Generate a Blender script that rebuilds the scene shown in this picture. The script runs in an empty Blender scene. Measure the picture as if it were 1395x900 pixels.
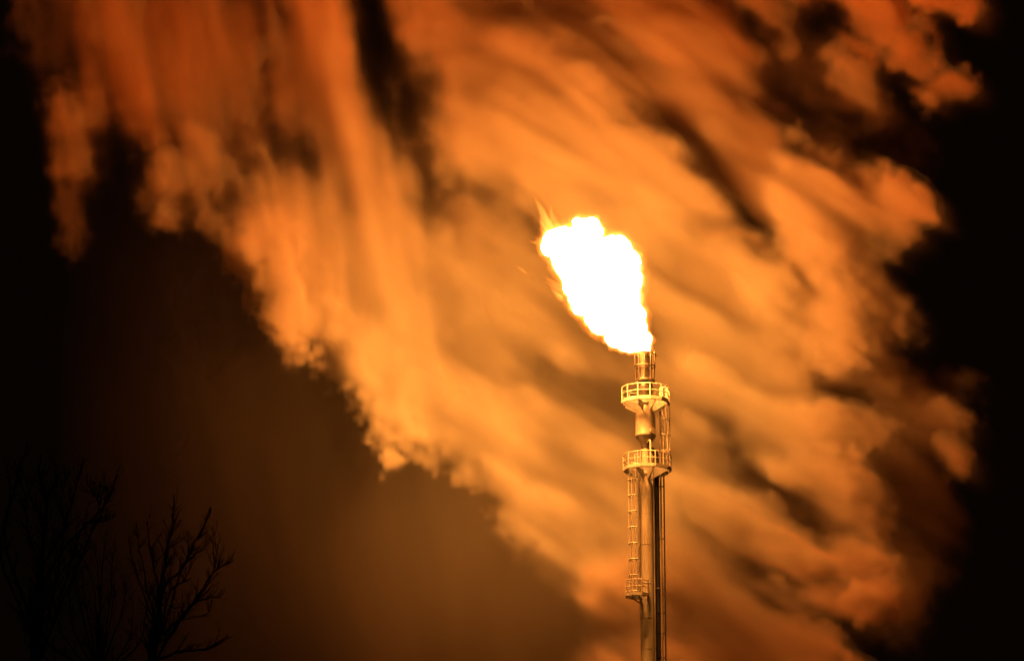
import bpy, bmesh, math, random
import numpy as np
from mathutils import Vector, Matrix

# ------------------------------------------------------------------ camera
sc = bpy.context.scene
COL = sc.collection
R = math.radians
PITCH = R(15.0)
HFOV = R(16.6)
EYE = Vector((0, 0, 1.7))
cam_d = bpy.data.cameras.new('camera')
cam = bpy.data.objects.new('camera', cam_d)
COL.objects.link(cam)
cam.location = EYE
cam.rotation_euler = (math.pi / 2 + PITCH, 0, 0)
cam_d.sensor_fit = 'HORIZONTAL'
cam_d.angle = HFOV
cam_d.clip_start = 0.5
cam_d.clip_end = 9000
sc.camera = cam
FPX = 697.5 / math.tan(HFOV / 2)          # focal length in photograph pixels
CP, SP = math.cos(PITCH), math.sin(PITCH)

# ------------------------------------------------------------------ night sky
world = bpy.data.worlds.new('World')
sc.world = world
world.use_nodes = True
wn = world.node_tree
sky = wn.nodes.new('ShaderNodeTexSky')
sky.sky_type = 'NISHITA'
sky.sun_disc = False
sky.sun_elevation = R(-6)
sky.sun_rotation = R(200)
glow = wn.nodes.new('ShaderNodeMixRGB')      # night sky: last of the dusk plus a brown glow of the works' lights
glow.blend_type = 'ADD'
glow.inputs[0].default_value = 1.0
glow.inputs[2].default_value = (0.0018, 0.0008, 0.0003, 1)
dim = wn.nodes.new('ShaderNodeMixRGB')
dim.blend_type = 'MULTIPLY'
dim.inputs[0].default_value = 1.0
dim.inputs[2].default_value = (0.004, 0.004, 0.004, 1)
wn.links.new(sky.outputs[0], dim.inputs[1])
wn.links.new(dim.outputs[0], glow.inputs[1])
wn.links.new(glow.outputs[0], wn.nodes['Background'].inputs[0])
wn.nodes['Background'].inputs[1].default_value = 1.0

sc.view_settings.view_transform = 'Standard'
sc.view_settings.look = 'None'
sc.view_settings.exposure = 0.0
sc.view_settings.gamma = 1.0
sc.cycles.volume_step_rate = 2.2
sc.cycles.volume_max_steps = 256
sc.cycles.volume_bounces = 2
sc.cycles.max_bounces = 5
sc.cycles.transparent_max_bounces = 24
sc.cycles.adaptive_threshold = 0.03
sc.cycles.use_denoising = True
sc.cycles.sample_clamp_indirect = 4.0

FLAME_E = 610.0                            # radiance of the flame's core
FLAME_COL = (1.0, 0.325, 0.048)
SMOKE_SIGMA = 0.42


# ------------------------------------------------------------------ helpers
def at(px, py, Y):
    """photograph pixel -> world point on the vertical plane y = Y"""
    u, v = (px - 697.5) / FPX, (450 - py) / FPX
    d = Vector((u, CP - v * SP, SP + v * CP))
    return EYE + d * ((Y - EYE.y) / d.y)


def node_mat(name):
    m = bpy.data.materials.new(name)
    m.use_nodes = True
    return m, m.node_tree, m.node_tree.nodes['Principled BSDF']


def steel(name, c0, c1, scale, rough, metallic=0.0, streak=3.0):
    m, t, p = node_mat(name)
    tc = t.nodes.new('ShaderNodeTexCoord')
    mp = t.nodes.new('ShaderNodeMapping')
    mp.inputs['Scale'].default_value = (1, 1, 1 / streak)
    nz = t.nodes.new('ShaderNodeTexNoise')
    nz.inputs['Scale'].default_value = scale
    nz.inputs['Detail'].default_value = 6
    nz.inputs['Roughness'].default_value = 0.65
    rp = t.nodes.new('ShaderNodeValToRGB')
    rp.color_ramp.elements[0].position = 0.36
    rp.color_ramp.elements[1].position = 0.64
    rp.color_ramp.elements[0].color = (*c0, 1)
    rp.color_ramp.elements[1].color = (*c1, 1)
    bp = t.nodes.new('ShaderNodeBump')
    bp.inputs['Strength'].default_value = 0.15
    bp.inputs['Distance'].default_value = 0.02
    L = t.links.new
    L(tc.outputs['Object'], mp.inputs[0])
    L(mp.outputs[0], nz.inputs['Vector'])
    L(nz.outputs[0], rp.inputs[0])
    L(rp.outputs[0], p.inputs['Base Color'])
    L(nz.outputs[0], bp.inputs['Height'])
    L(bp.outputs[0], p.inputs['Normal'])
    p.inputs['Roughness'].default_value = rough
    p.inputs['Metallic'].default_value = metallic
    return m


M_PIPE = steel('weathered_pipe_steel', (0.17, 0.145, 0.12), (0.32, 0.28, 0.24), 1.6, 0.34, 0.2)
M_RISER = steel('riser_paint', (0.30, 0.26, 0.215), (0.48, 0.44, 0.37), 1.3, 0.3, 0.1, 5.0)
M_DARK = steel('shaded_pipe_steel', (0.015, 0.013, 0.012), (0.03, 0.026, 0.022), 2.0, 0.6)  # near-black base colour stands in for the shade right of the riser
M_TIP = steel('heat_stained_tip_steel', (0.035, 0.03, 0.025), (0.10, 0.085, 0.07), 2.5, 0.38, 0.4)
M_RAIL = steel('galvanised_rail_steel', (0.38, 0.34, 0.30), (0.52, 0.48, 0.42), 3.0, 0.5)
M_DECK = steel('deck_plate_steel', (0.26, 0.25, 0.23), (0.36, 0.34, 0.31), 3.0, 0.55)
M_CONC = steel('concrete', (0.22, 0.21, 0.2), (0.32, 0.31, 0.29), 0.8, 0.9, streak=1)
M_BARK = steel('bare_bark', (0.012, 0.010, 0.008), (0.03, 0.025, 0.02), 14.0, 0.9)


class MB:
    """collects shapes; build() links them as one mesh object"""

    def __init__(self):
        self.v, self.f = [], []

    def add(self, vs, fs):
        o = len(self.v)
        self.v += [tuple(p) for p in vs]
        self.f += [tuple(i + o for i in q) for q in fs]

    def tube(self, pts, r, n=10, cap=True, r_end=None):
        pts = [Vector(p) for p in pts]
        k = len(pts)
        vs, fs = [], []
        ref = None
        for i, p in enumerate(pts):
            d = (pts[min(i + 1, k - 1)] - pts[max(i - 1, 0)]).normalized()
            if ref is None:
                ref = d.orthogonal().normalized()
            a = (ref - d * ref.dot(d))
            a = a.normalized() if a.length > 1e-6 else d.orthogonal().normalized()
            ref = a
            b = d.cross(a)
            rr = r if r_end is None else r + (r_end - r) * i / max(1, k - 1)
            for j in range(n):
                t = 2 * math.pi * j / n
                vs.append(p + (a * math.cos(t) + b * math.sin(t)) * rr)
        for i in range(k - 1):
            for j in range(n):
                fs.append((i * n + j, i * n + (j + 1) % n, (i + 1) * n + (j + 1) % n, (i + 1) * n + j))
        if cap:
            fs.append(tuple(range(n - 1, -1, -1)))
            fs.append(tuple((k - 1) * n + j for j in range(n)))
        self.add(vs, fs)

    def lathe(self, prof, c=(0, 0), n=32):
        vs, fs = [], []
        for (r, z) in prof:
            for j in range(n):
                t = 2 * math.pi * j / n
                vs.append((c[0] + r * math.cos(t), c[1] + r * math.sin(t), z))
        for i in range(len(prof) - 1):
            for j in range(n):
                fs.append((i * n + j, i * n + (j + 1) % n, (i + 1) * n + (j + 1) % n, (i + 1) * n + j))
        fs.append(tuple(range(n - 1, -1, -1)))
        fs.append(tuple((len(prof) - 1) * n + j for j in range(n)))
        self.add(vs, fs)

    def box(self, c, s, rz=0.0):
        cx, cy, cz = c
        co, si = math.cos(rz), math.sin(rz)
        vs = []
        for dx in (-.5, .5):
            for dy in (-.5, .5):
                for dz in (-.5, .5):
                    x, y = dx * s[0], dy * s[1]
                    vs.append((cx + x * co - y * si, cy + x * si + y * co, cz + dz * s[2]))
        self.add(vs, [(0, 1, 3, 2), (4, 6, 7, 5), (0, 4, 5, 1), (2, 3, 7, 6), (0, 2, 6, 4), (1, 5, 7, 3)])

    def prism(self, poly, z0, z1, hole=None):
        """vertical prism over a polygon, with a smaller polygon cut out of it if given"""
        n = len(poly)
        if hole is None:
            vs = [(x, y, z0) for x, y in poly] + [(x, y, z1) for x, y in poly]
            fs = [tuple(range(n - 1, -1, -1)), tuple(range(n, 2 * n))]
            fs += [(i, (i + 1) % n, n + (i + 1) % n, n + i) for i in range(n)]
        else:
            vs = [(x, y, z) for P in (poly, hole) for z in (z0, z1) for x, y in P]
            fs = []
            for i in range(n):
                j = (i + 1) % n
                fs += [(i, j, n + j, n + i), (2 * n + j, 2 * n + i, 3 * n + i, 3 * n + j),
                       (j, i, 2 * n + i, 2 * n + j), (n + i, n + j, 3 * n + j, 3 * n + i)]
        self.add(vs, fs)

    def build(self, name, mat, parent=None, smooth=False):
        me = bpy.data.meshes.new(name)
        me.from_pydata(self.v, [], self.f)
        bm = bmesh.new()
        bm.from_mesh(me)
        bmesh.ops.recalc_face_normals(bm, faces=bm.faces)
        bm.to_mesh(me)
        bm.free()
        me.materials.append(mat)
        if smooth:
            me.shade_smooth()
            me.set_sharp_from_angle(angle=R(40))
        o = bpy.data.objects.new(name, me)
        COL.objects.link(o)
        if parent:
            o.parent = parent
        return o


def tag(o, label=None, cat=None, group=None, kind=None):
    for k, v in (('label', label), ('category', cat), ('group', group), ('kind', kind)):
        if v:
            o[k] = v
    return o


def empty(name, loc):
    o = bpy.data.objects.new(name, None)
    COL.objects.link(o)
    o.location = loc
    return o


# ------------------------------------------------------------------ ground
gm = MB()
gm.add([(-4000, -500, 0), (4000, -500, 0), (4000, 7000, 0), (-4000, 7000, 0)], [(0, 1, 2, 3)])
M_GROUND = steel('rough_dark_grass', (0.015, 0.018, 0.008), (0.04, 0.036, 0.02), 0.4, 0.95, streak=1)
tag(gm.build('ground', M_GROUND), kind='structure')

# ------------------------------------------------------------------ steam cloud
SY = 240.0                                  # the stack stands on this line
VOX = 0.36
G0 = np.array([-47.0, 243.0, 28.0])
G1 = np.array([47.0, 298.0, 108.0])


def make_smoke():
    n = np.round((G1 - G0) / VOX).astype(int) + 1
    nx, ny, nz = (int(k) for k in n)
    rng = np.random.default_rng(11)
    ax = [np.linspace(G0[i], G1[i], n[i], dtype=np.float32) for i in range(3)]
    X, Y, Z = np.meshgrid(*ax, indexing='ij')

    kx = (np.fft.fftfreq(nx) * 2 * np.pi / VOX).astype(np.float32)[:, None, None]
    ky = (np.fft.fftfreq(ny) * 2 * np.pi / VOX).astype(np.float32)[None, :, None]
    kz = (np.fft.rfftfreq(nz) * 2 * np.pi / VOX).astype(np.float32)[None, None, :]

    def noise(slope, size, ang=0.0, stretch=1.0, deep=1.0):
        """random field with unit variance; SIZE is its largest feature in metres, stretched along a direction in the x-z plane"""
        w = np.fft.rfftn(rng.standard_normal((nx, ny, nz), dtype=np.float32))
        c, s = math.cos(ang), math.sin(ang)
        a = kx * c + kz * s
        b = -kx * s + kz * c
        k2 = (a * stretch) ** 2 + b ** 2 + (ky * deep) ** 2
        k0 = 2 * np.pi / size
        amp = (k2 + k0 * k0) ** (-slope / 2)
        f = np.fft.irfftn(w * amp, s=(nx, ny, nz), axes=(0, 1, 2)).astype(np.float32)
        return f / f.std()

    # position of every cell in the photograph's layout
    dX, dY, dZ = X - EYE.x, Y - EYE.y, Z - EYE.z
    dep = dY * CP + dZ * SP
    PX = 697.5 + FPX * dX / dep
    PY = 450 - FPX * (dZ * CP - dY * SP) / dep
    ppm = float(FPX / 288.0)

    # billowing: push the layout about
    WX, WY, WZ = noise(3.4, 14), noise(3.4, 14), noise(3.4, 14)
    fx, fz = noise(2.8, 3.2), noise(2.8, 3.2)
    px = PX + (WX * 0.9 + fx * 0.5) * ppm
    py = PY + (WZ * 0.9 + fz * 0.5) * ppm
    yy = Y + WY * 1.3
    rag_x = PX + fx * 0.9 * ppm
    rag_y = PY + fz * 1.15 * ppm
    del WX, WY, WZ, fx, fz, X, Z, dX, dY, dZ, dep

    F = np.zeros((nx, ny, nz), np.float32)   # body
    D = np.zeros_like(F)                     # weight of density
    C = np.zeros_like(F)                     # hollows

    def capsule(x1, y1, x2, y2, r, depth, flat):
        """0..1 inside a capsule laid out in pixels, DEPTH metres along y, FLAT its depth radius in metres"""
        pad = r + 70
        xa, xb = min(x1, x2) - pad, max(x1, x2) + pad
        ya, yb = min(y1, y2) - pad, max(y1, y2) + pad
        a = at(xa, yb, G0[1]); b = at(xb, ya, G0[1]); c = at(xa, yb, G1[1]); d = at(xb, ya, G1[1])
        lo = np.array([min(a.x, c.x), depth - flat - 6, min(a.z, c.z)])
        hi = np.array([max(b.x, d.x), depth + flat + 6, max(b.z, d.z)])
        i0 = np.clip(((lo - G0) / VOX).astype(int), 0, n)
        i1 = np.clip(((hi - G0) / VOX).astype(int) + 1, 0, n)
        sl = tuple(slice(int(p), int(q)) for p, q in zip(i0, i1))
        qx, qy, qz = px[sl], py[sl], yy[sl]
        ex, ey = x2 - x1, y2 - y1
        L2 = ex * ex + ey * ey
        if L2 > 0:
            t = np.clip(((qx - x1) * ex + (qy - y1) * ey) / L2, 0, 1)
            qx = qx - x1 - t * ex
            qy = qy - y1 - t * ey
        else:
            qx, qy = qx - x1, qy - y1
        d2 = (qx * qx + qy * qy) / (r * r) + ((qz - depth) / flat) ** 2
        return sl, np.clip(1 - np.sqrt(d2), 0, 1)

    for (x1, y1, x2, y2, r, dep_, w) in BODY:
        sl, f = capsule(x1, y1, x2, y2, r * 1.25, dep_, max(3.0, 1.05 * r / ppm))
        f3 = f ** 3
        F[sl] += f3
        D[sl] += f3 * w
    D = D / np.maximum(F, 1e-6)
    F = np.cbrt(F)
    for (x1, y1, x2, y2, r, c) in HOLLOW:
        sl, f = capsule(x1, y1, x2, y2, r * 1.9, 268.0, 60.0)
        C[sl] = np.maximum(C[sl], c * f * f * (3 - 2 * f))
    # streaks drawn out along the drift: diagonal on the right, upright on the left
    s1 = noise(2.7, 6, R(-35), 4.5, 2.5)
    s2 = noise(2.7, 6, R(100), 5.0, 2.5)
    s3 = noise(2.3, 3)
    mixr = np.clip((PX - 480) / 260, 0, 1)
    st = s1 * mixr + s2 * (1 - mixr)
    v = F - 0.17 - C * 0.20 + 0.08 * st + 0.045 * s3
    body = np.clip(v / 0.30, 0, 1)
    body = body * body * (3 - 2 * body)
    rho = body * D * np.exp(np.clip((0.58 + 0.34 * mixr) * st, -2.0, 1.1)) * (1 - np.minimum(C, 0.93)) ** 1.6
    # drift: the steam is drawn out softly along the wind
    fr = np.fft.rfftn(rho)

    def drawn(ang, along, across):
        c, s = math.cos(ang), math.sin(ang)
        a = kx * c + kz * s
        b = -kx * s + kz * c
        k = np.exp(-0.5 * ((a * along) ** 2 + (b * across) ** 2 + (ky * 0.3) ** 2))
        return np.maximum(np.fft.irfftn(fr * k, s=(nx, ny, nz), axes=(0, 1, 2)), 0).astype(np.float32)

    soft = drawn(R(-35), 1.0, 0.15) * mixr + drawn(R(100), 1.4, 0.2) * (1 - mixr)
    edge = np.exp(-((PX - 300) - (PY - 320) * 0.95) ** 2 / 95.0 ** 2) * np.clip((800 - PX) / 60, 0, 1)   # crisper along the lower left flank
    flank = np.clip((PX - 1060) / 120, 0, 1)
    keep = np.minimum(0.8, 0.42 + 0.45 * edge + 0.35 * flank)
    rho = rho * keep + soft * (1 - keep)
    del fr, soft
    # ragged lower flank, where the cloud tears against the wind
    ex = [-200, 0, 40, 90, 130, 150, 190, 230, 290, 335, 385, 430, 480, 512, 530, 560, 640, 685, 720, 760, 775, 800, 860]
    ey = [40, 60, 150, 345, 335, 268, 272, 290, 325, 385, 465, 468, 505, 560, 604, 610, 622, 690, 760, 815, 900, 1200, 3000]
    tear = np.clip((rag_y + 9 * s3 - np.interp(rag_x, ex, ey)) / 28 + 0.5, 0, 1)
    rho = rho * (1 - tear * tear * (3 - 2 * tear))
    del rag_x, rag_y, tear
    # thin veil of drifting steam low on the left
    def puff(cx, cy, size):
        return np.exp(-((PX - cx) ** 2 + (PY - cy) ** 2) / size ** 2)

    g = (8.0 * puff(700, 770, 190) + 1.9 * puff(440, 560, 320)) * np.clip((PX - 10) / 300, 0, 1)
    rho += 0.006 * VEIL * g * np.exp(-((Y - 272) / 16) ** 2) * np.clip(1 + 0.14 * s2, 0.2, 2)
    # fade to nothing at the limits of the grid
    for a, i in ((ax[0], 0), (ax[1], 1), (ax[2], 2)):
        e = np.clip(np.minimum(a - a[0], a[-1] - a) / 3.0, 0, 1)
        rho *= e.reshape([-1 if j == i else 1 for j in range(3)])
    rho[rho < 0.0006] = 0
    return rho, (nx, ny, nz)


# bodies of the cloud: two ends (x, y, x, y), radius, distance, density
BODY = [
    # upright band left of the middle
    (430, -60, 450, 120, 95, 270, 1.0), (450, 120, 500, 330, 100, 270, 1.0), (500, 330, 540, 470, 80, 270, 1.0),
    (400, 250, 440, 400, 70, 268, .9),
    (345, 300, 400, 420, 42, 265, 1.3), (295, 275, 335, 350, 36, 264, 1.3), (385, 440, 450, 445, 38, 264, 1.8),
    (460, 470, 540, 520, 50, 267, 1.1),
    # red block high on the left
    (180, -60, 190, 90, 105, 273, .34), (300, -60, 300, 120, 90, 273, .4), (70, -30, 60, 60, 60, 272, .15),
    (260, 190, 300, 240, 52, 266, .75), (215, 205, 240, 235, 32, 265, .7),
    (80, 130, 100, 200, 36, 264, .5), (125, 190, 90, 215, 30, 264, .6), (95, 260, 105, 320, 22, 264, .12),
    # middle, behind and below the flame
    (560, 400, 700, 420, 85, 274, .9), (620, 480, 780, 520, 100, 273, 1.0), (560, 560, 700, 590, 56, 265, 1.0),
    (528, 592, 560, 592, 36, 261, 2.2), (600, 520, 640, 560, 60, 265, 1.1),
    (720, 620, 820, 640, 75, 268, 1.2), (720, 690, 770, 730, 52, 262, 1.3), (760, 760, 830, 790, 55, 263, .9),
    (700, 300, 780, 380, 90, 276, .9), (640, 340, 700, 400, 90, 278, .8),
    (790, 560, 880, 640, 80, 273, .8), (820, 700, 900, 760, 70, 267, .8),
    # bright mass right of the channel
    (640, 100, 700, 220, 80, 271, 1.0), (700, 160, 900, 250, 110, 271, 1.1), (700, 220, 880, 300, 100, 272, 1.1),
    (880, 320, 960, 420, 95, 272, 1.1), (600, -50, 760, 60, 90, 273, .8), (760, -50, 960, 60, 100, 273, .8),
    (900, 110, 1020, 180, 75, 273, .8), (980, 40, 1010, 110, 50, 274, .6),
    # right shoulder
    (960, 200, 1060, 260, 60, 274, .8), (1110, 270, 1150, 320, 66, 264, 1.5), (1170, 290, 1195, 330, 46, 263, 1.4),
    (1190, 380, 1215, 420, 38, 268, .5), (1060, 370, 1090, 410, 58, 265, 1.3), (1150, 390, 1170, 450, 55, 265, 1.3),
    (960, 380, 1000, 440, 70, 270, 1.1), (1000, 450, 1080, 500, 62, 270, .9), (1140, 440, 1180, 500, 50, 270, .7),
    (1050, 130, 1090, 200, 40, 275, .5), (1140, 190, 1160, 215, 34, 270, .6),
    # small lobes at the upper right
    (1150, 95, 1205, 155, 36, 267, .9), (1180, 30, 1230, 75, 36, 268, .75), (1130, -30, 1180, 20, 42, 270, .7),
    (1250, 30, 1262, 50, 18, 267, .5), (1268, 85, 1272, 95, 15, 267, .6), (1262, 150, 1298, 128, 20, 267, .6),
    (1255, -20, 1340, 14, 26, 268, .8), (1060, -30, 1080, 20, 50, 273, .6),
    # right of the stack
    (920, 480, 960, 560, 70, 271, 1.0), (960, 540, 1060, 610, 60, 266, 1.4), (1060, 580, 1105, 620, 52, 264, 1.6),
    (945, 645, 1000, 690, 36, 258, 2.6), (1000, 690, 1065, 720, 34, 257, 2.6), (1010, 715, 1090, 752, 32, 255, 2.8), (1090, 752, 1180, 752, 32, 255, 2.8),
    (1045, 788, 1110, 814, 27, 253, 2.8), (1110, 814, 1190, 800, 27, 253, 2.6), (1060, 848, 1150, 858, 26, 252, 2.4), (1085, 640, 1150, 655, 32, 258, 2.2), (1115, 690, 1180, 712, 34, 258, 1.5), (930, 580, 990, 640, 44, 262, 1.2), (1215, 590, 1280, 622, 40, 271, .3), (1190, 760, 1240, 790, 40, 268, .25),
    (1110, 690, 1150, 700, 24, 260, .9), (1130, 580, 1160, 600, 26, 262, 1.0),
    (1130, 560, 1200, 700, 95, 276, .10), (1200, 600, 1240, 740, 75, 277, .10), (1160, 760, 1190, 830, 70, 278, .18),
    (1285, 600, 1298, 640, 27, 268, .9), (1258, 560, 1270, 580, 26, 269, .6), (1230, 520, 1240, 540, 45, 275, .15),
    # low, towards its source
    (880, 830, 960, 900, 85, 253, 1.6), (960, 780, 1030, 870, 70, 252, 2.0), (1000, 900, 1120, 930, 85, 252, 1.8),
    (820, 900, 860, 960, 70, 254, 1.2), (900, 970, 1100, 1010, 130, 257, .9), (940, 1080, 1080, 1120, 130, 268, .9),
    (930, 710, 960, 780, 65, 262, .8),
    # flank filled out to its torn edge
    (300, 300, 400, 430, 50, 266, 1.3), (400, 440, 500, 500, 44, 265, 1.4), (500, 560, 640, 600, 44, 264, 1.3), (640, 610, 720, 720, 50, 265, 1.2), (225, 260, 290, 300, 40, 266, .9),
    (110, 130, 160, 200, 44, 268, .3),
    (1200, 500, 1262, 560, 56, 274, .14), (1240, 640, 1268, 730, 40, 274, .14), (1060, 60, 1200, 210, 80, 278, .07), (1180, 120, 1260, 60, 50, 276, .06),
    # far, thin layer seen through the gaps
    (560, 260, 620, 560, 90, 284, .14), (700, 60, 900, 200, 130, 284, .14), (900, 200, 1040, 420, 120, 284, .14), (960, 500, 1060, 700, 130, 282, .06),
    (540, 60, 600, 240, 70, 284, .07), (1000, 60, 1100, 160, 70, 284, .06), (1100, 300, 1120, 400, 80, 282, .10), (800, 560, 880, 800, 90, 280, .12),
]
# hollows where the far, dimmer steam or the dark sky shows through
HOLLOW = [
    (505, -60, 510, 80, 40, .92), (515, 90, 545, 200, 30, .6), (545, 200, 575, 300, 42, .3), (600, 100, 603, 150, 24, .8),
    (610, 220, 690, 300, 26, .6), (690, 300, 720, 330, 18, .4),
    (140, 170, 190, 230, 26, .9), (230, 250, 250, 280, 20, .6), (300, 260, 312, 300, 12, .6),
    (870, 140, 950, 215, 24, .95), (950, 215, 1010, 275, 24, .9), (930, 290, 1080, 330, 20, .9), (1000, 300, 1060, 315, 26, .8),
    (1090, 340, 1120, 380, 16, .7), (1020, 290, 1100, 345, 20, .7),
    (1035, 10, 1055, 100, 24, .95), (1105, 35, 1125, 65, 28, .9), (1085, 110, 1110, 200, 22, .85), (1110, 140, 1185, 210, 18, .9), (1215, 105, 1245, 200, 17, .85), (1235, 0, 1240, 40, 14, .8), (1280, 40, 1300, 90, 22, .9),
    (1170, 180, 1220, 240, 26, .8), (1090, 70, 1140, 110, 18, .7),
    (905, 565, 1000, 640, 18, .5), (1000, 640, 1110, 690, 13, .55), (905, 640, 985, 740, 13, .6), (1000, 764, 1060, 776, 8, .85), (1060, 776, 1160, 780, 10, .9), (1030, 830, 1140, 834, 9, .9), (1020, 650, 1090, 690, 13, .7), (1090, 700, 1180, 715, 14, .7),
    (985, 735, 1060, 780, 9, .6), (1120, 600, 1110, 640, 14, .4),
    (790, 840, 860, 850, 34, .8), (720, 520, 850, 540, 30, .65), (770, 585, 850, 640, 50, .6),  (640, 470, 740, 510, 36, .45), (560, 230, 600, 330, 40, .45), (590, 320, 640, 390, 30, .4), (400, 170, 380, 260, 24, .3), (1165, 610, 1195, 700, 40, .3), (930, 560, 1130, 720, 26, .45),
    (820, 50, 1000, 85, 12, .5), (700, 25, 790, 65, 12, .4), (1060, 520, 1180, 560, 16, .4),
    (1240, 430, 1230, 480, 22, .7), (1190, 350, 1215, 365, 14, .5),
]
VEIL = 1.0

rho, (nx, ny, nz) = make_smoke()


def link_smoke():
    me = bpy.data.meshes.new('steam_cloud')
    N = nx * ny * nz
    me.vertices.add(N)
    at_ = me.attributes.new('cloud', 'FLOAT', 'POINT')
    at_.data.foreach_set('value', np.ascontiguousarray(rho, np.float32).ravel())
    co = np.empty((N, 3), np.float32)
    co[:] = G0
    co[-1] = G1
    me.vertices.foreach_set('co', co.ravel())
    o = bpy.data.objects.new('steam_cloud', me)
    COL.objects.link(o)

    # material of the steam: white droplets that scatter light
    m = bpy.data.materials.new('steam_droplets')
    m.use_nodes = True
    t = m.node_tree
    t.nodes.remove(t.nodes['Principled BSDF'])
    pv = t.nodes.new('ShaderNodeVolumePrincipled')
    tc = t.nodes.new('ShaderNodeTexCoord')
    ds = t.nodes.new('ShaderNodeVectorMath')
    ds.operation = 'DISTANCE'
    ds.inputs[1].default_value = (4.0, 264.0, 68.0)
    rp = t.nodes.new('ShaderNodeValToRGB')       # reddening of the flame's light with distance, put into the steam's colour
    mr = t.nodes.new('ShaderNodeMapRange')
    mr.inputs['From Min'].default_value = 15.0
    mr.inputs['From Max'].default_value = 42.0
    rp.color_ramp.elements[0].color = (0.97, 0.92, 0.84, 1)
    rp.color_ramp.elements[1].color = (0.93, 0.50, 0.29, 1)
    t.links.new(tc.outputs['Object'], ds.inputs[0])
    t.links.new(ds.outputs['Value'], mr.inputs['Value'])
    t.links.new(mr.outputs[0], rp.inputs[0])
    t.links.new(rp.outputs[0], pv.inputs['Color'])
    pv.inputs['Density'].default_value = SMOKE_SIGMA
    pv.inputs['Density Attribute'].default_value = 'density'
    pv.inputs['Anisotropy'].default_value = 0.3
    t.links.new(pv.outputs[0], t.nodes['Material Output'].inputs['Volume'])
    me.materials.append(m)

    g = bpy.data.node_groups.new('steam_cloud', 'GeometryNodeTree')
    g.interface.new_socket('Geometry', in_out='INPUT', socket_type='NodeSocketGeometry')
    g.interface.new_socket('Geometry', in_out='OUTPUT', socket_type='NodeSocketGeometry')
    L = g.links.new
    gi = g.nodes.new('NodeGroupInput')
    go = g.nodes.new('NodeGroupOutput')
    pos = g.nodes.new('GeometryNodeInputPosition')
    sep = g.nodes.new('ShaderNodeSeparateXYZ')
    L(pos.outputs[0], sep.inputs[0])

    def mth(op, a, b):
        k = g.nodes.new('ShaderNodeMath')
        k.operation = op
        for i, q in enumerate((a, b)):
            if q is None:
                continue
            if isinstance(q, (int, float)):
                k.inputs[i].default_value = q
            else:
                L(q, k.inputs[i])
        return k.outputs[0]

    idx = []
    for i, cnt in enumerate((nx, ny, nz)):
        q = mth('SUBTRACT', sep.outputs[i], float(G0[i]))
        q = mth('MULTIPLY', q, float((cnt - 1) / (G1[i] - G0[i])))
        idx.append(mth('ROUND', q, None))
    k = mth('ADD', mth('MULTIPLY', mth('ADD', mth('MULTIPLY', idx[0], float(ny)), idx[1]), float(nz)), idx[2])
    na = g.nodes.new('GeometryNodeInputNamedAttribute')
    na.data_type = 'FLOAT'
    na.inputs[0].default_value = 'cloud'
    si = g.nodes.new('GeometryNodeSampleIndex')
    si.data_type = 'FLOAT'
    si.domain = 'POINT'
    L(gi.outputs[0], si.inputs['Geometry'])
    L(na.outputs['Attribute'], si.inputs['Value'])
    L(k, si.inputs['Index'])
    vc = g.nodes.new('GeometryNodeVolumeCube')
    L(si.outputs['Value'], vc.inputs['Density'])
    vc.inputs['Min'].default_value = tuple(float(q) for q in G0)
    vc.inputs['Max'].default_value = tuple(float(q) for q in G1)
    for nm, cnt in (('Resolution X', nx), ('Resolution Y', ny), ('Resolution Z', nz)):
        vc.inputs[nm].default_value = cnt
    # added, nearly clear surface that gives the cloud a solid outline
    vm = g.nodes.new('GeometryNodeVolumeToMesh')
    vm.resolution_mode = 'VOXEL_SIZE' if hasattr(vm, 'resolution_mode') else None
    vm.inputs['Voxel Size'].default_value = 0.8
    vm.inputs['Threshold'].default_value = 0.22
    L(vc.outputs[0], vm.inputs['Volume'])
    ss = g.nodes.new('GeometryNodeSetShadeSmooth')
    L(vm.outputs[0], ss.inputs[0])
    sk = bpy.data.materials.new('steam_outline_hull')
    sk.use_nodes = True
    k_ = sk.node_tree
    k_.nodes.remove(k_.nodes['Principled BSDF'])
    mx = k_.nodes.new('ShaderNodeMixShader')
    mx.inputs[0].default_value = 0.015
    tr = k_.nodes.new('ShaderNodeBsdfTransparent')
    tl = k_.nodes.new('ShaderNodeBsdfDiffuse')
    tl.inputs[0].default_value = (0.9, 0.85, 0.78, 1)
    k_.links.new(tr.outputs[0], mx.inputs[1])
    k_.links.new(tl.outputs[0], mx.inputs[2])
    k_.links.new(mx.outputs[0], k_.nodes['Material Output'].inputs['Surface'])
    me.materials.append(sk)
    s2_ = g.nodes.new('GeometryNodeSetMaterial')
    s2_.inputs['Material'].default_value = sk
    L(ss.outputs[0], s2_.inputs['Geometry'])
    jn = g.nodes.new('GeometryNodeJoinGeometry')
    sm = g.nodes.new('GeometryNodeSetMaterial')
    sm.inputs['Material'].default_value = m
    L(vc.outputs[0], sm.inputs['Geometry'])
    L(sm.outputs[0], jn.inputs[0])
    L(s2_.outputs[0], jn.inputs[0])
    L(jn.outputs[0], go.inputs[0])
    md = o.modifiers.new('steam', 'NODES')
    md.node_group = g
    tag(o, 'billowing orange lit steam cloud drifting up behind the flare stack', 'steam cloud', kind='stuff')
    return o


link_smoke()


# ------------------------------------------------------------------ flare stack
AX = at(880, 640, SY).x                     # axis of the stack


def zy(y):
    return at(880, y, SY).z


def px2m(p):
    return p / 19.2


stack = empty('flare_stack', (AX, SY, 0))
tag(stack, 'tall steel flare stack with railed platforms and caged ladders under the flame', 'flare stack')


def P(m, name, mat, parent=stack, smooth=True):
    return m.build(name, mat, parent, smooth)


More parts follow.
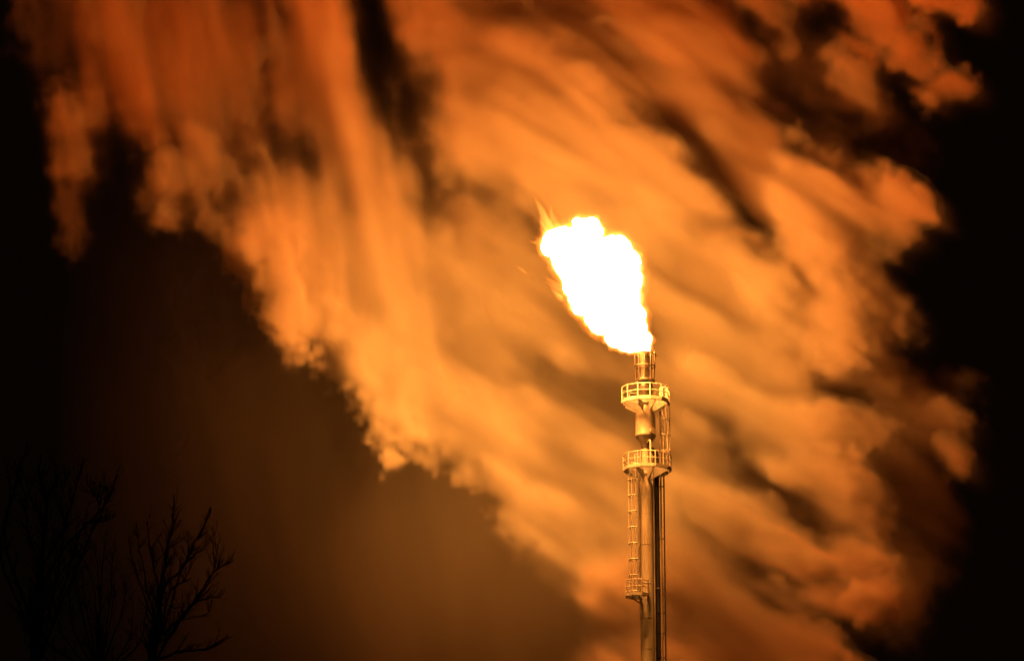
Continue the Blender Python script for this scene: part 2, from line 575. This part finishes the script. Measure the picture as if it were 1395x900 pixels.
# riser from the ground to the second platform
m = MB()
m.lathe([(0.50, 0.4), (0.50, zy(668)), (0.46, zy(661)), (0.30, zy(652)), (0.27, zy(640)), (0.27, zy(610))])
for y in (700, 742, 795, 842, 884):
    m.lathe([(0.503, zy(y) - .03), (0.512, zy(y) - .02), (0.512, zy(y) + .02), (0.503, zy(y) + .03)])
P(m, 'riser', M_RISER)
m = MB()
m.box((0, 0, 0.2), (4, 4, 0.4))
P(m, 'foundation', M_CONC, smooth=False)

# vessel between the platforms
m = MB()
m.lathe([(0.29, zy(610)), (0.34, zy(609)), (0.35, zy(605)), (0.70, zy(595.5)), (0.735, zy(594)), (0.735, zy(593)), (0.71, zy(592)),
         (0.71, zy(571)), (0.70, zy(567)), (0.66, zy(562)), (0.58, zy(557)), (0.56, zy(556)), (0.50, zy(552)), (0.46, zy(548)), (0.44, zy(540))])
vessel = P(m, 'seal_vessel', M_PIPE)
m = MB()
for (a, z) in ((-60, 590),):
    d = Vector((math.cos(R(a)), math.sin(R(a)), 0))
    c = Vector((0, 0, zy(z)))
    m.tube([c + d * 0.6, c + d * 0.95], 0.15, 14)
    m.tube([c + d * 0.95, c + d * 1.0], 0.21, 14)
P(m, 'nozzle', M_PIPE, vessel)

# burner tip
tip = MB()
tip.lathe([(0.44, zy(545)), (0.52, zy(535)), (0.60, zy(528)), (0.52, zy(524)), (0.46, zy(521)), (0.46, zy(505)), (0.48, zy(500)), (0.48, zy(480)),
           (0.43, zy(480)), (0.40, zy(490))])
tipo = P(tip, 'burner_tip', M_TIP)


def ring(m, r, z, t, c=(0, 0), a0=0, a1=360, n=40, seg=8):
    pts = [Vector((c[0] + r * math.cos(R(a0 + (a1 - a0) * i / n)), c[1] + r * math.sin(R(a0 + (a1 - a0) * i / n)), z)) for i in range(n + 1)]
    m.tube(pts, t, seg)


for rr, yy_, tt in ((0.66, 518.5, 0.075), (0.72, 499, 0.05), (0.74, 482.5, 0.045)):
    m = MB()
    ring(m, rr, zy(yy_), tt)
    P(m, 'steam_ring', M_TIP, tipo)
for i in range(10):
    m = MB()
    a = R(36 * i + 14)
    c, s = math.cos(a), math.sin(a)
    m.tube([(0.66 * c, 0.66 * s, zy(518)), (0.70 * c, 0.70 * s, zy(499)), (0.74 * c, 0.74 * s, zy(483)), (0.70 * c, 0.70 * s, zy(480.5))], 0.042, 8)
    P(m, 'steam_tube', M_TIP, tipo)
for i in range(6):
    m = MB()
    a = R(60 * i + 20)
    m.box((0.86 * math.cos(a), 0.86 * math.sin(a), zy(482.5)), (0.16, 0.09, 0.10), a)
    P(m, 'pilot_nozzle', M_TIP, tipo)
m = MB()
m.lathe([(0.60, zy(521)), (0.72, zy(520.6)), (0.72, zy(519.4)), (0.60, zy(519))])
P(m, 'flange', M_TIP, tipo)


def poly(r, n, rot, c=(0, 0)):
    return [(c[0] + r * math.cos(R(rot + 360 * i / n)), c[1] + r * math.sin(R(rot + 360 * i / n))) for i in range(n)]


def platform(z, r, n, rot, hole_r, c=(0, 0), rail_h=1.05, skip=(), brackets=()):
    root = MB()
    outer, inner = poly(r, n, rot, c), poly(hole_r, n, rot)
    # open grating inside a rim, so that light falls through
    rim, lip = poly(r - 0.10, n, rot, c), poly(hole_r + 0.08, n, rot)
    root.prism(outer, z - 0.10, z, rim)
    root.prism(lip, z - 0.10, z, inner)
    po = P(root, 'platform', M_DECK, smooth=False)
    gr = MB()
    ap = (r - 0.06) * math.cos(math.pi / n)
    hh = hole_r + 0.04
    k = int(ap / 0.11)
    for axis in (0, 1):
        for q in range(-k, k + 1):
            t = q * 0.11
            e = math.sqrt(max(0.0, ap * ap - t * t))
            o_ = c[1 - axis] + t
            ee = math.sqrt(max(0.0, hh * hh - o_ * o_)) if abs(o_) < hh else 0.0
            lo, hi = c[axis] - e, c[axis] + e
            for (u0, u1) in (((lo, -ee), (ee, hi)) if ee > 0 else ((lo, hi),)):
                if u1 - u0 < 0.03:
                    continue
                zz = z - 0.02 - 0.026 * axis
                ce = ((u0 + u1) / 2, o_, zz) if axis == 0 else (o_, (u0 + u1) / 2, zz)
                gr.box(ce, (u1 - u0, 0.026, 0.024) if axis == 0 else (0.026, u1 - u0, 0.024))
    P(gr, 'grating', M_DECK, po, False)
    rl = MB()
    pin = poly(r - 0.03, n, rot, c)
    for i in range(n):
        j = (i + 1) % n
        a, b = Vector((*pin[i], z)), Vector((*pin[j], z))
        rl.tube([a, a + Vector((0, 0, rail_h))], 0.042, 8)
        mid = (a + b) / 2
        if i in skip:
            continue
        for h in (rail_h, rail_h * 0.55):
            rl.tube([a + Vector((0, 0, h)), b + Vector((0, 0, h))], 0.036, 8)
    P(rl, 'railing', M_RAIL, po)
    kb = MB()
    for i in range(n):
        j = (i + 1) % n
        if i in skip:
            continue
        a, b = Vector((*outer[i], 0)), Vector((*outer[j], 0))
        d = (b - a)
        ang = math.atan2(d.y, d.x)
        mid = (a + b) / 2
        kb.box((mid.x, mid.y, z + 0.045), (d.length + 0.015, 0.02, 0.22), ang)
    P(kb, 'kick_plate', M_RAIL, po, False)
    for a in brackets:
        br = MB()
        ca, sa = math.cos(R(a)), math.sin(R(a))
        t = Vector((-sa, ca, 0)) * 0.03
        p0 = Vector((ca * (hole_r - .02), sa * (hole_r - .02), 0))
        p1 = Vector((ca * (r - .12) + c[0], sa * (r - .12) + c[1], 0))
        tri = [p0 + Vector((0, 0, z - .055)), p1 + Vector((0, 0, z - .055)), p1 + Vector((0, 0, z - .20)), p0 + Vector((0, 0, z - .75))]
        br.add([q - t for q in tri] + [q + t for q in tri], [(0, 1, 2, 3), (7, 6, 5, 4), (0, 4, 5, 1), (1, 5, 6, 2), (2, 6, 7, 3), (3, 7, 4, 0)])
        P(br, 'bracket', M_DECK, po, False)
    return po


PR = 1.70
platform(zy(548.5), PR, 12, 10, 0.52, brackets=(200, 250, 295, 340, 30, 90, 150))
platform(zy(640), PR, 10, 0, 0.40, c=(0.09, 0), brackets=(195, 240, 285, 330, 20, 80, 140))
platform(zy(813), 0.85, 8, 22.5, 0.0 + 0.3, c=(-0.72, -0.45), brackets=())


def ladder(x, y, z0, z1, face, cage=True, cr=0.36, wid=0.44, rung=0.3, hoops=1.13):
    """ladder with safety cage; FACE is the direction (deg) of its climber's back"""
    f = Vector((math.cos(R(face)), math.sin(R(face)), 0))
    s = Vector((-f.y, f.x, 0))
    c = Vector((x, y, 0))
    lm = MB()
    for k in (-1, 1):
        b = c + s * (k * wid / 2)
        lm.tube([b + Vector((0, 0, z0)), b + Vector((0, 0, z1))], 0.045, 8)
    z = z0 + 0.15
    while z < z1:
        lm.tube([c - s * wid / 2 + Vector((0, 0, z)), c + s * wid / 2 + Vector((0, 0, z))], 0.022, 6)
        z += rung
    lo = P(lm, 'ladder', M_RAIL)
    if cage:
        cm = MB()
        z = z0 + 0.25
        zs = []
        while z < z1:
            pts = []
            for i in range(13):
                a = -112 + 224 * i / 12
                q = c + f * (cr * 0.72) + f * (cr * math.cos(R(a))) + s * (cr * math.sin(R(a)))
                pts.append(q + Vector((0, 0, z)))
            cm.tube(pts, 0.045, 6)
            zs.append(z)
            z += hoops
        for i in (1, 3.5, 6, 8.5, 11):
            a = -112 + 224 * i / 12
            q = c + f * (cr * 0.72) + f * (cr * math.cos(R(a))) + s * (cr * math.sin(R(a)))
            cm.tube([q + Vector((0, 0, zs[0])), q + Vector((0, 0, zs[-1]))], 0.036, 6)
        P(cm, 'cage', M_RAIL, lo)
    return lo


ladder(-0.68, -0.35, zy(812), zy(618), 205)
ladder(1.12, 0.15, zy(640), zy(528), -20)

# pipes on the right-hand side of the riser
m = MB()
px_ = px2m(15)
m.tube([(0.72, 0.05, 0.4), (0.72, 0.05, zy(655)), (0.72, 0.05, zy(622)), (0.66, 0.04, zy(616)), (0.5, 0.02, zy(613)), (0.2, 0, zy(612.5))], 0.20, 14)
P(m, 'steam_pipe', M_DARK)
m = MB()
m.tube([(0.52, -0.30, 0.4), (0.52, -0.30, zy(646)), (0.50, -0.28, zy(640))], 0.055, 10)
P(m, 'gas_line', M_PIPE)
for (dx, r_, top, mt) in ((1.02, 0.07, 560, M_PIPE), (1.24, 0.055, 600, M_DARK)):
    m = MB()
    m.tube([(dx, -0.05, 0.4), (dx, -0.05, zy(top))], r_, 10)
    P(m, 'conduit', mt)
m = MB()
m.tube([(0.30, -0.75, zy(640)), (0.30, -0.75, zy(604)), (0.24, -0.66, zy(602)), (0.12, -0.45, zy(604))], 0.055, 10)
P(m, 'bent_pipe', M_RAIL)
m = MB()
m.tube([(-0.50, -0.25, zy(846)), (-0.50, -0.25, zy(645))], 0.045, 8)
P(m, 'conduit', M_RAIL)
# clamps holding the pipes to the riser
for y in (662, 733, 801, 834, 862, 895):
    m = MB()
    m.box((0.84, 0.12, zy(y)), (0.84, 0.06, 0.06))
    m.lathe([(0.198, zy(y) - .03), (0.215, zy(y) - .03), (0.215, zy(y) + .03), (0.198, zy(y) + .03)], (0.72, 0.05), 20)
    P(m, 'pipe_clamp', M_DARK if y != 801 else M_RAIL, smooth=False)
# props under the small platform
m = MB()
zc = zy(813)
m.tube([(-0.45, -0.20, zc - .50), (-1.25, -0.70, zc - .08)], 0.05, 8)
P(m, 'prop', M_DECK)
m = MB()
m.tube([(-0.36, -0.38, zc - .55), (-0.62, -1.05, zc - .08)], 0.05, 8)
m.box((-0.55, -0.35, zc - .10), (1.3, 0.09, 0.09), R(30))
P(m, 'prop', M_DECK)


# ------------------------------------------------------------------ flame
def merge_spheres(name, balls, vox, mat, parent, noise=0.0, size=1.0):
    bm = bmesh.new()
    for (c, r) in balls:
        bmesh.ops.create_icosphere(bm, subdivisions=3, radius=r, matrix=Matrix.Translation(c))
    me = bpy.data.meshes.new(name)
    bm.to_mesh(me)
    bm.free()
    o = bpy.data.objects.new(name, me)
    COL.objects.link(o)
    rm = o.modifiers.new('r', 'REMESH')
    rm.mode = 'VOXEL'
    rm.voxel_size = vox
    s_ = o.modifiers.new('s', 'SMOOTH')
    s_.iterations = 10
    s_.factor = 0.5
    if noise:
        tx = bpy.data.textures.new(name, 'CLOUDS')
        tx.noise_scale = size
        tx.noise_depth = 3
        d = o.modifiers.new('d', 'DISPLACE')
        d.texture = tx
        d.strength = noise
        d.mid_level = 0.5
    dg = bpy.context.evaluated_depsgraph_get()
    dg.update()
    me2 = bpy.data.meshes.new_from_object(o.evaluated_get(dg))
    o.modifiers.clear()
    o.data = me2
    me2.materials.clear()
    me2.materials.append(mat)
    me2.shade_smooth()
    o.parent = parent
    return o


def emit_mat(name, col, e):
    m = bpy.data.materials.new(name)
    m.use_nodes = True
    t = m.node_tree
    t.nodes.remove(t.nodes['Principled BSDF'])
    em = t.nodes.new('ShaderNodeEmission')
    em.inputs[0].default_value = (*col, 1)
    # the root of the flame, still short of air, glows less than its body
    tc = t.nodes.new('ShaderNodeTexCoord')
    sx = t.nodes.new('ShaderNodeSeparateXYZ')
    mr = t.nodes.new('ShaderNodeMapRange')
    mr.inputs['From Min'].default_value = 0.0
    mr.inputs['From Max'].default_value = 3.4
    mr.inputs['To Min'].default_value = e * 0.20
    mr.inputs['To Max'].default_value = e
    t.links.new(tc.outputs['Object'], sx.inputs[0])
    t.links.new(sx.outputs['Z'], mr.inputs['Value'])
    t.links.new(mr.outputs[0], em.inputs[1])
    t.links.new(em.outputs[0], t.nodes['Material Output'].inputs['Surface'])
    return m


def glow_mat(name, col, e):
    m = bpy.data.materials.new(name)
    m.use_nodes = True
    t = m.node_tree
    t.nodes.remove(t.nodes['Principled BSDF'])
    em = t.nodes.new('ShaderNodeEmission')
    em.inputs[0].default_value = (*col, 1)
    em.inputs[1].default_value = e
    t.links.new(em.outputs[0], t.nodes['Material Output'].inputs['Volume'])
    return m


# outline of the flame in the enlarged photograph (3x from 700, 250): x, y, radius, metres towards the camera
FL = [(535, 672, 26, 0), (512, 655, 34, 0), (528, 640, 38, .1), (500, 625, 50, .2), (480, 590, 62, .4), (465, 545, 74, .6), (430, 520, 82, .8),
      (435, 470, 84, 1.0), (390, 480, 90, 1.0), (430, 400, 92, 1.3), (350, 440, 100, 1.3), (310, 400, 100, 1.5), (340, 360, 110, 1.7),
      (280, 340, 100, 1.8), (250, 300, 95, 2.0), (230, 260, 80, 2.2), (180, 245, 58, 2.4), (160, 235, 44, 2.4), (200, 215, 42, 2.4), (145, 265, 34, 2.4),
      (285, 180, 38, 2.4), (318, 172, 34, 2.4), (262, 160, 24, 2.4), (330, 200, 36, 2.3), (300, 220, 60, 2.3), (400, 300, 85, 1.8), (425, 255, 45, 2.0), (405, 240, 30, 2.0),
      (450, 265, 34, 1.9), (455, 330, 64, 1.7), (494, 388, 34, 1.4), (500, 400, 26, 1.3), (470, 300, 34, 1.7), (215, 330, 50, 2.0), (240, 420, 42, 1.6), (280, 490, 50, 1.3), (360, 560, 58, .9),
      (250, 470, 30, 1.4), (320, 550, 34, 1.0), (420, 620, 50, .5), (450, 655, 32, .2), (480, 668, 26, .1)]
flame = empty('flame', at(880, 479, SY))
tag(flame, 'white hot flame streaming left from the tip of the flare stack', 'flame')
bpy.context.view_layer.update()
inv = flame.matrix_world.inverted()


def fpt(x, y, dy):
    return inv @ at(700 + x / 3, 250 + y / 3, SY - dy * 3.1)


core_m = emit_mat('flame_core', FLAME_COL, FLAME_E)
glow_m = glow_mat('flame_skin', (1.0, 0.20, 0.02), 2.2)
merge_spheres('core', [(fpt(x, y, d), (r - 1) / 3 / 19.2) for x, y, r, d in FL], 0.10, core_m, flame, 0.24, 0.6)
merge_spheres('skin', [(fpt(x, y, d), (r + 11) / 3 / 19.2) for x, y, r, d in FL], 0.10, glow_m, flame, 0.6, 0.4)
glow_m2 = glow_mat('flame_glow', (1.0, 0.22, 0.02), 0.4)
merge_spheres('glow', [(fpt(x, y, d), (r + 24) / 3 / 19.2) for x, y, r, d in FL if y < 600], 0.14, glow_m2, flame, 0.9, 0.8)
# loose tongues on the windward edge
rnd = random.Random(4)
lick_m = glow_mat('flame_lick', (1.0, 0.24, 0.03), 2.4)
TONG = [(150, 200, 88, 55), (165, 190, 152, 85), (160, 195, 120, 110), (185, 185, 165, 120), (140, 220, 95, 175), (150, 210, 105, 150), (120, 250, 58, 235), (125, 270, 90, 262),
        (135, 215, 98, 130), (210, 180, 208, 135), (150, 300, 118, 285), (150, 330, 118, 300), (165, 340, 135, 318), (190, 420, 122, 380), (195, 440, 128, 400), (200, 470, 150, 425),
        (205, 480, 140, 420), (180, 380, 150, 362), (205, 465, 165, 440), (45, 362, 12, 336), (50, 366, 30, 346), (240, 520, 205, 485), (300, 585, 270, 550),
        (250, 150, 238, 122), (320, 150, 318, 124), (400, 225, 385, 200), (130, 240, 75, 215), (128, 232, 70, 245)]
for (x1, y1, x2, y2) in TONG:
    m = MB()
    pts = []
    for i in range(8):
        t = i / 7
        w = 9 * math.sin(t * 5 + x1) * t
        pts.append(fpt(x1 + (x2 - x1) * t + w * .6, y1 + (y2 - y1) * t + w * .3, 2.3))
    L_ = math.hypot(x2 - x1, y2 - y1)
    r0 = max(4.0, L_ * 0.17) / 3 / 19.2
    k = len(pts)
    vs, fs = [], []
    n = 10
    for i, p in enumerate(pts):
        t = i / 7
        rr = r0 * (math.sin(min(1, t * 3 + .25) * math.pi / 2)) * (1 - t) ** 0.8 + 0.004
        d = (pts[min(i + 1, k - 1)] - pts[max(i - 1, 0)]).normalized()
        a = d.cross(Vector((0, 1, 0))).normalized()
        b = d.cross(a)
        for j in range(n):
            q = 2 * math.pi * j / n
            vs.append(p + a * math.cos(q) * rr + b * math.sin(q) * rr)
    for i in range(k - 1):
        for j in range(n):
            fs.append((i * n + j, i * n + (j + 1) % n, (i + 1) * n + (j + 1) % n, (i + 1) * n + j))
    fs.append(tuple(range(n - 1, -1, -1)))
    fs.append(tuple((k - 1) * n + j for j in range(n)))
    m.add(vs, fs)
    m.build('tongue', lick_m, flame, True)


# ------------------------------------------------------------------ bare trees in front, at the lower left
TY = 40.0
TPX = 1.0 / FPX * (TY * CP + 9 * SP)        # metres per photograph pixel there


def grow(mb, p, d, length, r, depth, rnd, lift):
    """a wavering shoot with side twigs"""
    n = 7
    pts = [p.copy()]
    d = d.normalized()
    q = p.copy()
    for i in range(n):
        d = (d + Vector((rnd.gauss(0, .13), rnd.gauss(0, .13), rnd.gauss(0, .10) + lift))).normalized()
        q = q + d * (length / n)
        pts.append(q.copy())
    mb.tube(pts, r, 6, r_end=r * 0.3)
    if depth > 0:
        for k in range(rnd.choice((2, 3, 3, 4))):
            i = rnd.randint(1, n - 1)
            ax = Vector((rnd.gauss(0, 1), rnd.gauss(0, 1), rnd.gauss(0, .4))).normalized()
            dd = ((pts[i + 1] - pts[i]).normalized() + ax * 0.75).normalized()
            grow(mb, pts[i], dd, length * rnd.uniform(.35, .6), r * rnd.uniform(.45, .6), depth - 1, rnd, lift * 1.1)


def tpt(zx, zy_, dy=0.0):
    """point of a tree from the enlarged view (2.81x from 0, 580)"""
    return at(zx / 2.81, 580 + zy_ / 2.81, TY + dy)


def spline(pts, k=6):
    out = []
    for i in range(len(pts) - 1):
        p0, p1, p2, p3 = pts[max(i - 1, 0)], pts[i], pts[i + 1], pts[min(i + 2, len(pts) - 1)]
        for j in range(k):
            t = j / k
            out.append(0.5 * ((2 * p1) + (p2 - p0) * t + (2 * p0 - 5 * p1 + 4 * p2 - p3) * t * t + (3 * p1 - p0 - 3 * p2 + p3) * t ** 3))
    out.append(pts[-1])
    return out


def bare_tree(name, label, cat, trunk, limbs, seed, twig=1.0):
    rnd = random.Random(seed)
    top = tpt(*trunk[-1][:2])
    root = empty(name, (tpt(*trunk[0][:2]).x, TY, 0))
    tag(root, label, cat)
    bpy.context.view_layer.update()
    off = root.location.copy()
    tm = MB()
    base = [Vector((0, 0, 0)), Vector((0.05, 0, 2.6)), Vector((-0.04, 0.05, 5.4))]
    tp = base + [tpt(x, y) - off for x, y in trunk]
    tm.tube(spline(tp, 5), 0.13, 12, r_end=0.022)
    tm.build('trunk', M_BARK, root, True)
    bm_ = MB()
    t0 = trunk[-1]
    for (w, *pl) in limbs:
        dy = rnd.uniform(-.5, .5)
        if pl[0][1] < t0[1] - 60:                       # the limbs rise side by side from the low fork
            f = rnd.uniform(-14, 14)
            pl = [t0, (t0[0] * .55 + pl[0][0] * .45 + f, t0[1] * .55 + pl[0][1] * .45)] + [(pl[0][0] + f * .5, pl[0][1])] + list(pl[1:])
        pts = [tpt(x, y, dy * i / max(1, len(pl) - 1)) - off + Vector((rnd.gauss(0, .008), 0, rnd.gauss(0, .008))) for i, (x, y) in enumerate(pl)]
        sp = spline(pts, 5)
        for q in sp[1:-1]:
            q += Vector((rnd.gauss(0, .006), rnd.gauss(0, .006), rnd.gauss(0, .006)))
        r0 = w * TPX / 2
        bm_.tube(sp, r0, 8, r_end=r0 * 0.28)
        ln = sum((sp[i + 1] - sp[i]).length for i in range(len(sp) - 1))
        for k in range(max(3, int(ln * 13 * twig))):
            t = rnd.uniform(.2, .97)
            i = min(int(t * (len(sp) - 1)), len(sp) - 2)
            d = (sp[i + 1] - sp[i]).normalized()
            side = Vector((rnd.choice((-1, 1)) * rnd.uniform(.4, 1), rnd.gauss(0, .5), rnd.uniform(-.1, .6)))
            grow(bm_, sp[i], d + side * .75, rnd.uniform(.12, .34) * (1.2 - t * .5), r0 * (1 - .7 * t) * .5 + .0016, 1, rnd, .07)
    bm_.build('branches', M_BARK, root, True)
    return root


bare_tree('bare_tree', 'bare black tree reaching right with long curved lower branches', 'tree',
          [(550, 1500), (560, 1150), (572, 940)],
          [(5, (612, 610), (640, 450), (660, 370), (668, 262)), (4.5, (614, 625), (690, 550), (745, 440), (790, 370), (812, 312)),
           (5, (575, 840), (640, 780), (730, 690), (800, 580), (835, 540), (882, 520)), (3, (800, 590), (828, 500), (822, 400)),
           (4, (572, 900), (690, 862), (800, 850), (878, 798)), (3, (730, 690), (800, 660), (850, 655)),
           (4, (600, 640), (582, 500), (565, 360)), (3.5, (595, 720), (545, 560), (522, 360)), (3, (590, 760), (510, 540), (485, 405)),
           (2.5, (690, 550), (760, 480), (800, 440)), (2.5, (640, 780), (720, 735), (790, 720), (810, 670)),
           (3, (640, 640), (700, 590), (745, 500)), (2.5, (612, 610), (650, 520), (672, 480)), (2.5, (625, 660), (660, 690), (740, 690))], 5)
bare_tree('bare_tree', 'tallest bare black tree at the far left edge, hardly visible', 'tree',
          [(110, 1500), (120, 1200), (128, 960)],
          [(6, (150, 560), (172, 380), (178, 280), (150, 205), (155, 110)), (5, (150, 580), (240, 400), (290, 240), (318, 125)),
           (5, (140, 640), (250, 460), (330, 380), (410, 280), (447, 178)), (3, (310, 400), (370, 375), (440, 350)),
           (3, (410, 280), (390, 240)), (3, (385, 310), (355, 270), (352, 240)),
           (5, (130, 760), (20, 420), (60, 220), (105, 70)), (4, (130, 800), (0, 500), (40, 280), (20, 130)),
           (4, (150, 560), (110, 400), (95, 280), (60, 130)), (3, (178, 290), (215, 220), (205, 130)), (3, (170, 380), (130, 300), (95, 190)),
           (4, (145, 700), (230, 560), (300, 480), (350, 440)), (3, (240, 400), (235, 280), (262, 170))], 8)
bare_tree('sapling', 'thicket of thin upright bare shoots between the two bare trees', 'sapling',
          [(370, 1500), (375, 1200), (378, 1000)],
          [(3.5, (380, 800), (378, 600), (362, 440)), (3, (380, 780), (392, 560), (408, 395)), (2.5, (378, 900), (330, 700), (312, 540)),
           (2.5, (380, 900), (430, 700), (440, 560)), (2.5, (378, 950), (280, 760), (268, 600)), (2.5, (380, 950), (470, 700), (478, 590)),
           (2.5, (380, 980), (500, 800), (505, 640)), (2, (378, 960), (240, 800), (220, 650)), (2.5, (380, 900), (360, 640), (330, 520)),
           (2.5, (370, 960), (180, 820), (150, 690)), (2.5, (375, 960), (300, 640), (290, 480)), (2.5, (385, 960), (530, 840), (560, 700)), (2, (372, 980), (120, 860), (90, 720)), (2, (380, 960), (420, 620), (432, 480))], 12, .8)
